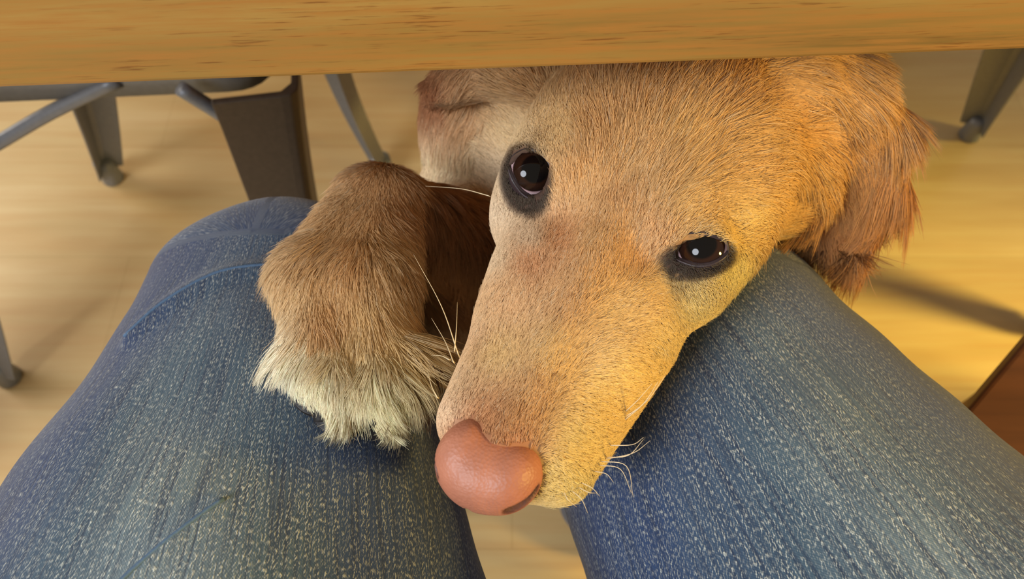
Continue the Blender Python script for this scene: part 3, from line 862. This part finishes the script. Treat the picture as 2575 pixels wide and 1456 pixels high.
# --- nose
c_ = hp(nose_a, 0, -14)
NV, NQ = nets(nose_sdf, c_-30, c_+30, 1.0, 20)
nose = mesh_obj('nose', c2w(NV), NQ, NOSE, dog); nose['label'] = 'pinkish brown nose leather'
loc_ = (NV-EM)@HR.T
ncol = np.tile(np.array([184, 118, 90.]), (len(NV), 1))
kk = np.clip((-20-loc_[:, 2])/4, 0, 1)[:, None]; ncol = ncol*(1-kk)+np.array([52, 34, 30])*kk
for s in (-1, 1):
    dn = rc(NV.astype(np.float32)[None], hp(nose_a+6, s*14.0, -13), hp(nose_a-4, s*18.0, -12), 2.6, 1.4)[0]
    kk = np.clip((1.3-dn)/1.5, 0, 1)[:, None]; ncol = ncol*(1-kk)+np.array([48, 26, 22])*kk
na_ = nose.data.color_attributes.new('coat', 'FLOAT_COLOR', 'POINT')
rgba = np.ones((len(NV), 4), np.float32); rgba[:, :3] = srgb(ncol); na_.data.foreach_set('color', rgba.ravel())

# --- eyes
t = NT('eye'); tc = t.n('ShaderNodeTexCoord'); sp = t.n('ShaderNodeSeparateXYZ'); t.l(tc.outputs['Object'], sp.inputs[0])
z_ = t.math('DIVIDE', sp.outputs[2], eyeR/1000)
nn = t.noise(tc.outputs['Object'], 700, 3)
zz = t.math('ADD', z_, t.math('MULTIPLY', t.math('SUBTRACT', nn, .5), .02))
ec = t.ramp(zz, [(0.56, lin(196, 168, 170)), (0.63, lin(170, 138, 140)), (0.66, lin(30, 17, 13)), (0.86, lin(44, 24, 15)), (0.91, lin(10, 7, 8))])
t.l(ec, t.b.inputs['Base Color']); t.b.inputs['Roughness'].default_value = .06
t.b.inputs['Specular IOR Level'].default_value = .3; EYE = t.m
def uv_ball(R, nu=48, nv=32, bulge=0.0):
    V = []; Fc = []
    for i in range(nv+1):
        a = math.pi*i/nv
        for j in range(nu):
            b = 2*math.pi*j/nu
            r = R*(1+bulge*max(0, math.cos(a)-.69)/.31)
            V.append((r*math.sin(a)*math.cos(b), r*math.sin(a)*math.sin(b), r*math.cos(a)))
    for i in range(nv):
        for j in range(nu):
            j2 = (j+1) % nu; Fc.append((i*nu+j, (i+1)*nu+j, (i+1)*nu+j2, i*nu+j2))
    return V, Fc
bpy.context.view_layer.update()
GAZE = {-1: (1347, 424), 1: (1764, 612)}
for s in (-1, 1):
    V, Fc = uv_ball(eyeR/1000, bulge=.035)
    me = bpy.data.meshes.new('eye'); me.from_pydata(V, [], Fc); me.materials.append(EYE)
    me.polygons.foreach_set('use_smooth', [True]*len(me.polygons))
    o = bpy.data.objects.new('eye', me); COL.objects.link(o); o.parent = dog
    o.location = c2w(EC[s])[0]
    g = ray_sphere(*GAZE[s], EC[s], eyeR*.999)-EC[s]; gw = g[0]*RT+g[1]*UP-g[2]*FW
    o.rotation_euler = Vector(gw).to_track_quat('Z', 'Y').to_euler()
    # eyelid: a ring from the eyeball, over a raised lip, down under the coat
    hole = catmull(EYES_HOLE[s]+[EYES_HOLE[s][0]], 4)[:-1]; hc = hole.mean(0)
    n_ = len(hole); V = []; Fc = []
    rows = []
    for k_, (off, hgt) in enumerate(((-2, -.9), (0, .35), (2, .7), (6, .8), (11, .3), (17, -.5), (24, -1.5))):
        row = []
        for p in hole:
            dv = (p-hc)/np.linalg.norm(p-hc); q = p+dv*off
            pc = proj_px(EC[s][None])[0][0]; rq = np.linalg.norm(q-pc); lim_ = 2000*eyeR/np.linalg.norm(EC[s])*.94
            if rq > lim_: q = pc+(q-pc)*lim_/rq
            sp_ = ray_sphere(q[0], q[1], EC[s], eyeR)
            nb = (sp_-EC[s])/np.linalg.norm(sp_-EC[s])
            a_ = sp_+nb*abs(hgt) if off >= 0 else sp_+nb*hgt
            if off >= 6:
                sk = ray_dog(q[0], q[1]); kx = min(1, (off-2)/8.)
                view = sk/np.linalg.norm(sk)
                b_ = sk-view*hgt
                if np.linalg.norm(sk-sp_) > 6: b_ = sp_+nb*.3
                a_ = a_*(1-kx)+b_*kx
            rv = a_-EC[s]; rl = np.linalg.norm(rv)
            if off >= 0 and rl < eyeR*1.035+.35: a_ = EC[s]+rv/rl*(eyeR*1.035+.35)
            row.append(a_)
        rows.append(row)
    V = c2w(np.array(rows).reshape(-1, 3)); R_ = len(rows)
    for i in range(R_-1):
        for k_ in range(n_):
            k2 = (k_+1) % n_; Fc.append((i*n_+k_, (i+1)*n_+k_, (i+1)*n_+k2, i*n_+k2))
    lid = mesh_obj('eyelid', V, Fc, LID, dog); lid['label'] = 'dark pigmented eyelid rim'
    sb = lid.modifiers.new('sub', 'SUBSURF'); sb.levels = 1; sb.render_levels = 1

# --- whiskers
WH = [ # root px, mid, tip, root depth, tip depth
 ((1555,1060),(1625,1010),(1672,945),.285,.27), ((1560,1065),(1618,1015),(1655,960),.285,.268), ((1550,1055),(1600,1010),(1640,965),.286,.272),
 ((1530,1120),(1590,1118),(1618,1100),.28,.27), ((1525,1150),(1580,1145),(1618,1105),.28,.268), ((1520,1155),(1590,1140),(1635,1108),.28,.265),
 ((1508,1170),(1560,1180),(1588,1240),.277,.27), ((1508,1160),(1575,1172),(1592,1250),.277,.272), ((1495,1185),(1525,1192),(1542,1212),.275,.27),
 ((1465,1215),(1490,1228),(1508,1248),.27,.268), ((1440,1235),(1462,1255),(1478,1290),.268,.266), ((1455,1225),(1480,1238),(1500,1240),.27,.268),
 ((1420,1240),(1428,1256),(1450,1275),.266,.266),
 ((1152,890),(1110,770),(1040,640),.275,.29), ((1140,910),(1120,860),(1085,800),.272,.285), ((1143,880),(1148,820),(1150,760),.274,.285),
 ((1228,492),(1160,475),(1070,468),.32,.345), ((1130,905),(1110,895),(1085,893),.27,.28), ((1100,1000),(1085,970),(1075,930),.262,.27),
 ((1685,400),(1692,440),(1686,415),.29,.285),
]
for r0, r1_, r2_, d0, d1 in WH[:-1]:
    P = catmull([cpt(*r0, d0), cpt(*r1_, (d0+d1)/2-.002), cpt(*r2_, d1)], 6)
    P = np.vstack([cpt(*r0, d0)-(P[1]-P[0])*.5+np.array([0, 0, -1.5]), P])
    V, Fc = tube(c2w(P), np.linspace(.00022, .00005, len(P)), 6)
    mesh_obj('whisker', V, Fc, WHISK, dog)
# --- claws and pads of the raised paw
for cx_, cy_, d_, tx, ty in ((782, 985, .302, 856, 1086), (868, 1048, .300, 862, 1088), (940, 1046, .301, 945, 1075), (1012, 990, .309, 1028, 1015)):
    P = catmull([cpt(cx_, cy_, d_), cpt((cx_+tx)/2, (cy_+ty)/2, d_-.002), cpt(tx, ty, d_+.003)], 5)
    if cx_ == 782: P[len(P)//2] += np.array([-2.2, -2.2, 0])
    V, Fc = tube(c2w(P), np.linspace(.0050, .0008, len(P)) if cx_ == 782 else np.linspace(.0032, .0006, len(P)), 10)
    mesh_obj('claw', V, Fc, PAD, dog)
for cx_, cy_, d_, rr in ((790, 1000, .3115, 9), (850, 1045, .309, 10), (940, 1040, .310, 9), (1005, 975, .318, 9)):
    c_ = cpt(cx_, cy_, d_)
    V, Q = nets(lambda P: ell(P, c_, (rr, rr*1.15, rr*.7)), c_-14, c_+14, 1.6, 9)
    Wp = c2w(V)*1000; jd = jf(Wp.astype(np.float32)[None])[0]; jn = sdf_n(jf, Wp); Wp += jn*np.clip(1-jd, 0, None)[:, None]
    mesh_obj('toe_pad', Wp/1000, Q, PAD, dog)
